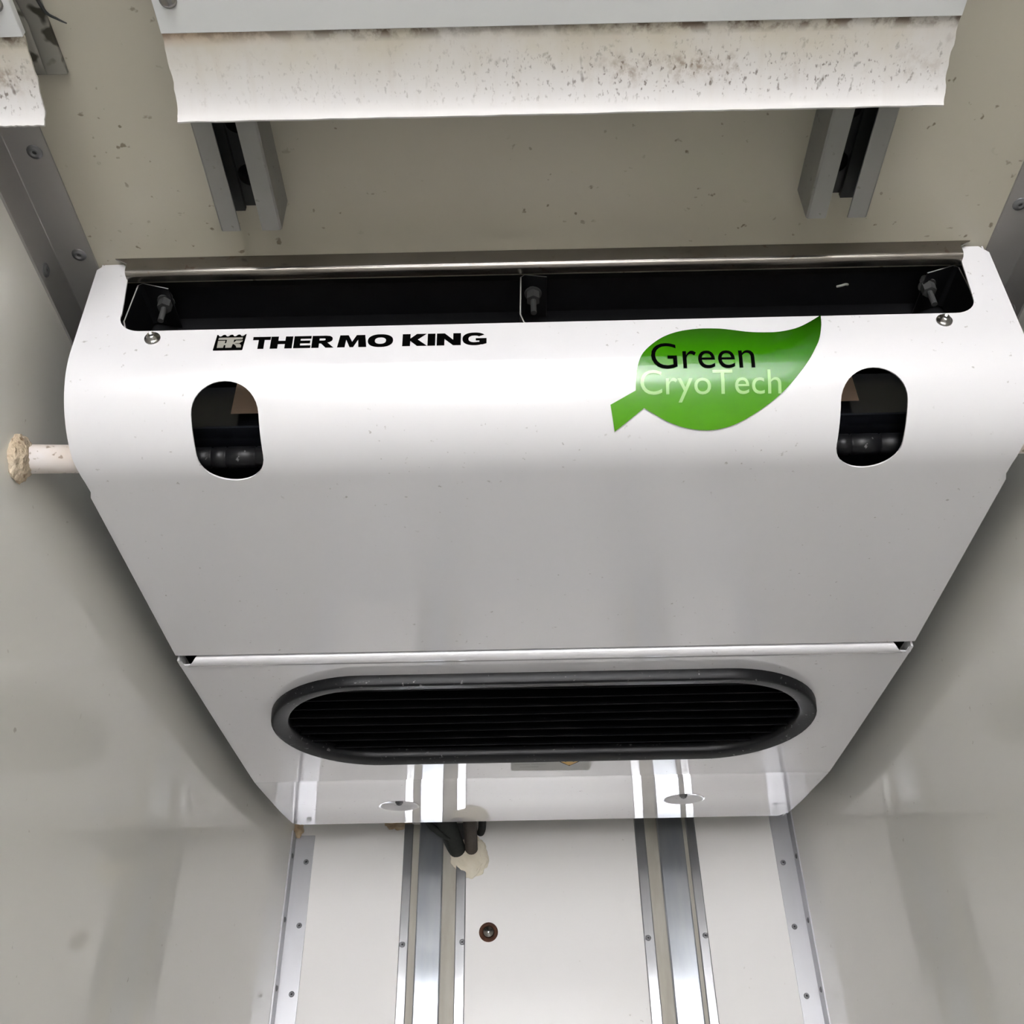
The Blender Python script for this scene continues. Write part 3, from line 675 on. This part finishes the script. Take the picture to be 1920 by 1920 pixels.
# ------------------------------------------------------------------ ceiling channels
def channel(sg, label):
    a, b_ = sorted((sg * 0.2915, sg * 0.3588)); zb = 1.8465; w = 0.0215; t = 0.0025; yA, yB = 0.10, 0.7030
    r = empty('ceiling_channel', ((a + b_) / 2, 0.4, ZC), label, 'channel', 'open channels screwed to the ceiling')
    bm = bmesh.new()
    add_prism(bm, [(a, ZC), (a, zb + 0.002), (a + 0.002, zb), (a + w, zb), (a + w, zb + t), (a + 0.004, zb + t), (a + t, zb + 0.005), (a + t, ZC)], 'y', yA, yB)
    link('side_rail', bmesh_done(bm, 'side_rail'), M_alu_dull, r)
    bm = bmesh.new()
    add_prism(bm, [(b_, ZC), (b_, zb + 0.002), (b_ - 0.002, zb), (b_ - w, zb), (b_ - w, zb + t), (b_ - 0.004, zb + t), (b_ - t, zb + 0.005), (b_ - t, ZC)], 'y', yA, yB)
    link('side_rail', bmesh_done(bm, 'side_rail'), M_alu_dull, r)
    bm = bmesh.new()
    add_box(bm, (a + t, yA, ZC - 0.004), (b_ - t, yB + 0.002, ZC))
    c0 = (a + b_) / 2
    add_box(bm, (a + t, yA, ZC - 0.011), (a + 0.020, yB + 0.004, ZC - 0.004)); add_box(bm, (b_ - 0.020, yA, ZC - 0.011), (b_ - t, yB + 0.004, ZC - 0.004))
    add_box(bm, (a + t, yA, 1.851), (a + t + 0.001, yB - 0.012, ZC - 0.011)); add_box(bm, (b_ - t - 0.001, yA, 1.851), (b_ - t, yB - 0.012, ZC - 0.011))
    link('channel_web', bmesh_done(bm, 'channel_web'), mat('channel_shade_black', (0.02, 0.021, 0.019), 0.5), r)['label'] = 'inside of the channel, blackened for its shade'  # web and inner sides coloured black to stand for shade in the slot
    for y in (0.60, 0.665):
        o = bpy.data.objects.new('fixing_bolt', BOLT); COL.objects.link(o); o.parent = r; o.location = Vector((c0, y, ZC - 0.004)) - wpos(r); o.rotation_euler = (R(180), 0, 0)
BOLT = lathe_mesh('fixing_bolt', [(0, 0.007), (0.004, 0.0072), (0.0045, 0.005), (0.009, 0.005), (0.0095, 0.001), (0.0135, 0.001), (0.0138, -0.001)], 20)
BOLT.materials.append(mat('dark_bolt', (0.03, 0.03, 0.03), 0.3, 0.8))
channel(-1, 'grey open channel under the ceiling on the left, above the lettering')
channel(1, 'grey open channel under the ceiling on the right, above the leaf badge')

# ------------------------------------------------------------------ stowed partition panels with mouldy flaps
def partition(x0, x1, label, flapx):
    r = empty('partition_panel', ((x0 + x1) / 2, 0.2, 1.84), label, 'panel')
    bm = bmesh.new(); add_box(bm, (x0, -0.25, 1.8185), (x1, 0.4650, 1.8275), 0.0008)
    link('panel_board', bmesh_done(bm, 'panel_board'), M_panel, r)
    # flap: profile leaves the panel edge and droops
    fp = Profile(dense([Vector(p) for p in [(0.4615, 1.8212), (0.470, 1.8207), (0.490, 1.8170), (0.512, 1.8110), (0.528, 1.8030), (0.5355, 1.7960), (0.5370, 1.7925)]], 0.004))
    e = fp.s[-1]; rr = random.Random(int((x0 + 5) * 100)); L_ = []; n = 14
    for k in range(n + 1): L_.append((flapx[0] + rr.uniform(-0.0010, 0.0010), e * k / n))
    Rr = [(flapx[1] + rr.uniform(-0.0010, 0.0010), e * (1 - k / n)) for k in range(n + 1)]
    bot = [(flapx[0] + (flapx[1] - flapx[0]) * k / 40, e + rr.uniform(-0.0006, 0.0003)) for k in range(1, 40)]
    f = sheet('rubber_flap', fp, [L_ + bot + Rr], 0.0022, M_flap, r); f['label'] = 'mould stained drooping vinyl flap'
    return r
P1 = partition(-0.3520, 0.3775, 'wide white ceiling panel with mouldy drooping flap in front of the cooling unit', (-0.3520, 0.3775))
p_, n_ = Vector((-0.337, 0.434, 1.8185)), (0, 0, -1)
SC2 = lathe_mesh('panel_screw', [(0, 0.0045), (0.004, 0.004), (0.0075, 0.002), (0.0085, -0.001)], 20); SC2.materials.append(M_screw)
rivet(p_, n_, P1, SC2, 'panel_screw')
rivet((0.3625, 0.434, 1.8185), n_, P1, SC2, 'panel_screw')
P2 = partition(-0.5700, -0.4780, 'narrow white panel with drooping flap beside the left wall, cut by the frame', (-0.5700, -0.4785))
rivet((-0.492, 0.434, 1.8185), n_, P2, SC2, 'panel_screw')

# grey bracket with peeling dirty tape on the ceiling between the two panels
r = empty('ceiling_bracket', (-0.47, 0.45, ZC), 'grubby grey bracket with peeling tape between the two white panels', 'bracket')
bm = bmesh.new(); add_box(bm, (-0.555, 0.30, ZC - 0.006), (-0.4845, 0.5430, ZC), 0.001)
link('bracket_plate', bmesh_done(bm, 'bracket_plate'), M_bracket, r)
me = bpy.data.meshes.new('tape'); V = []; F = []
nx, ny = 6, 14
for j in range(ny + 1):
    for i in range(nx + 1):
        u = i / nx; v = j / ny; x = -0.532 + 0.030 * u + 0.004 * math.sin(v * 9) * (1 - v); y = 0.36 + 0.178 * v
        z = ZC - 0.007 - 0.010 * (1 - v) * abs(math.sin(v * 6 + u * 2)) - 0.004 * v - 0.003 * random.random()
        V.append((x, y, z))
for j in range(ny):
    for i in range(nx):
        a = j * (nx + 1) + i; F.append((a, a + 1, a + nx + 2, a + nx + 1))
me.from_pydata(V, [], F); me.update()
t_ = link('tape', me, M_bracket, r, smooth=True); sm = t_.modifiers.new('s', 'SOLIDIFY'); sm.thickness = 0.0008
link('frayed_strand', tube_mesh('frayed_strand', [(-0.487, 0.462, 1.894), (-0.482, 0.478, 1.892), (-0.474, 0.486, 1.894), (-0.466, 0.490, 1.893)], [0.002, 0.0016, 0.0012, 0.0006], 6), M_dark, r)

# ------------------------------------------------------------------ drain pipes
for sg, lab_ in ((-1, 'short white drain pipe with foam collar on the left wall'), (1, 'short white drain pipe poking out to the right wall')):
    d = empty('drain_pipe', (sg * XW, 0.85, 1.645), lab_, 'pipe', 'drain pipes from the cooling unit')
    P0 = Vector((sg * (XW + 0.004), 0.848, 1.6435)); P1_ = Vector((sg * 0.545, 0.888, 1.6770)); P2_ = P1_ + (P1_ - P0) * 0.6
    link('pipe_tube', tube_mesh('pipe_tube', [P0, P1_, P2_], 0.0165, 24), M_pipe, d)
    me = blob_mesh('foam_collar', 0.0115, 0.0245, 0.0265, 0.16, 3 + sg, 5)
    link('foam_collar', me, M_foam, d, (sg * (XW - 0.0015), 0.845, 1.6415))

# ------------------------------------------------------------------ hoses, foam and sealant at the front wall
link_h = link('refrigerant_hose', tube_mesh('refrigerant_hose', [(-0.235, 2.10, 1.852), (-0.228, 2.20, 1.820), (-0.212, 2.28, 1.770), (-0.197, 2.345, 1.743), (-0.190, 2.376, 1.738)], [0.022, 0.023, 0.023, 0.021, 0.020], 20), M_hose)
tag(link_h, 'thick black insulated hose bending down into the wall foam', 'hose')
link_h = link('refrigerant_hose', tube_mesh('refrigerant_hose', [(-0.160, 2.10, 1.850), (-0.158, 2.20, 1.820), (-0.158, 2.28, 1.770), (-0.158, 2.345, 1.742), (-0.158, 2.376, 1.736)], [0.015, 0.016, 0.016, 0.015, 0.0145], 18), M_hose2)
tag(link_h, 'thinner dark brown hose right beside the thick black one', 'hose')
link_h = link('control_cable', tube_mesh('control_cable', [(-0.128, 2.10, 1.850), (-0.129, 2.22, 1.815), (-0.130, 2.30, 1.790), (-0.133, 2.35, 1.780), (-0.138, 2.376, 1.778)], 0.009, 14), M_hose)
tag(link_h, 'thin black cable at the right edge of the hoses', 'cable')
link_h = link('cable_tie', tube_mesh('cable_tie', [(-0.262, 2.285, 1.782), (-0.246, 2.283, 1.762), (-0.222, 2.288, 1.744), (-0.205, 2.300, 1.738)], [0.006, 0.008, 0.007, 0.004], 12), M_hose)
tag(link_h, 'small black tie end left of the thick black hose', 'cable tie')
tag(link('foam_plug', blob_mesh('foam_plug', 0.042, 0.009, 0.050, 0.15, 5, 5), M_foam2, loc=(-0.162, YF - 0.001, 1.722)), 'cream foam plug sealing the hose hole in the front wall', 'foam')
tag(link('sealant_blob', blob_mesh('sealant_blob', 0.030, 0.008, 0.022, 0.4, 9, 4), M_rubstain, loc=(-0.333, YF - 0.001, 1.812)), 'brown crusty sealant blob under the cooling unit, left of the rail', 'sealant', 'sealant blobs on the front wall')
tag(link('sealant_blob', blob_mesh('sealant_blob', 0.012, 0.012, 0.020, 0.4, 4, 4), M_rubstain, loc=(XFL + 0.006, YF - 0.006, 1.790)), 'yellowed sealant lump on top of the left corner angle', 'sealant', 'sealant blobs on the front wall')
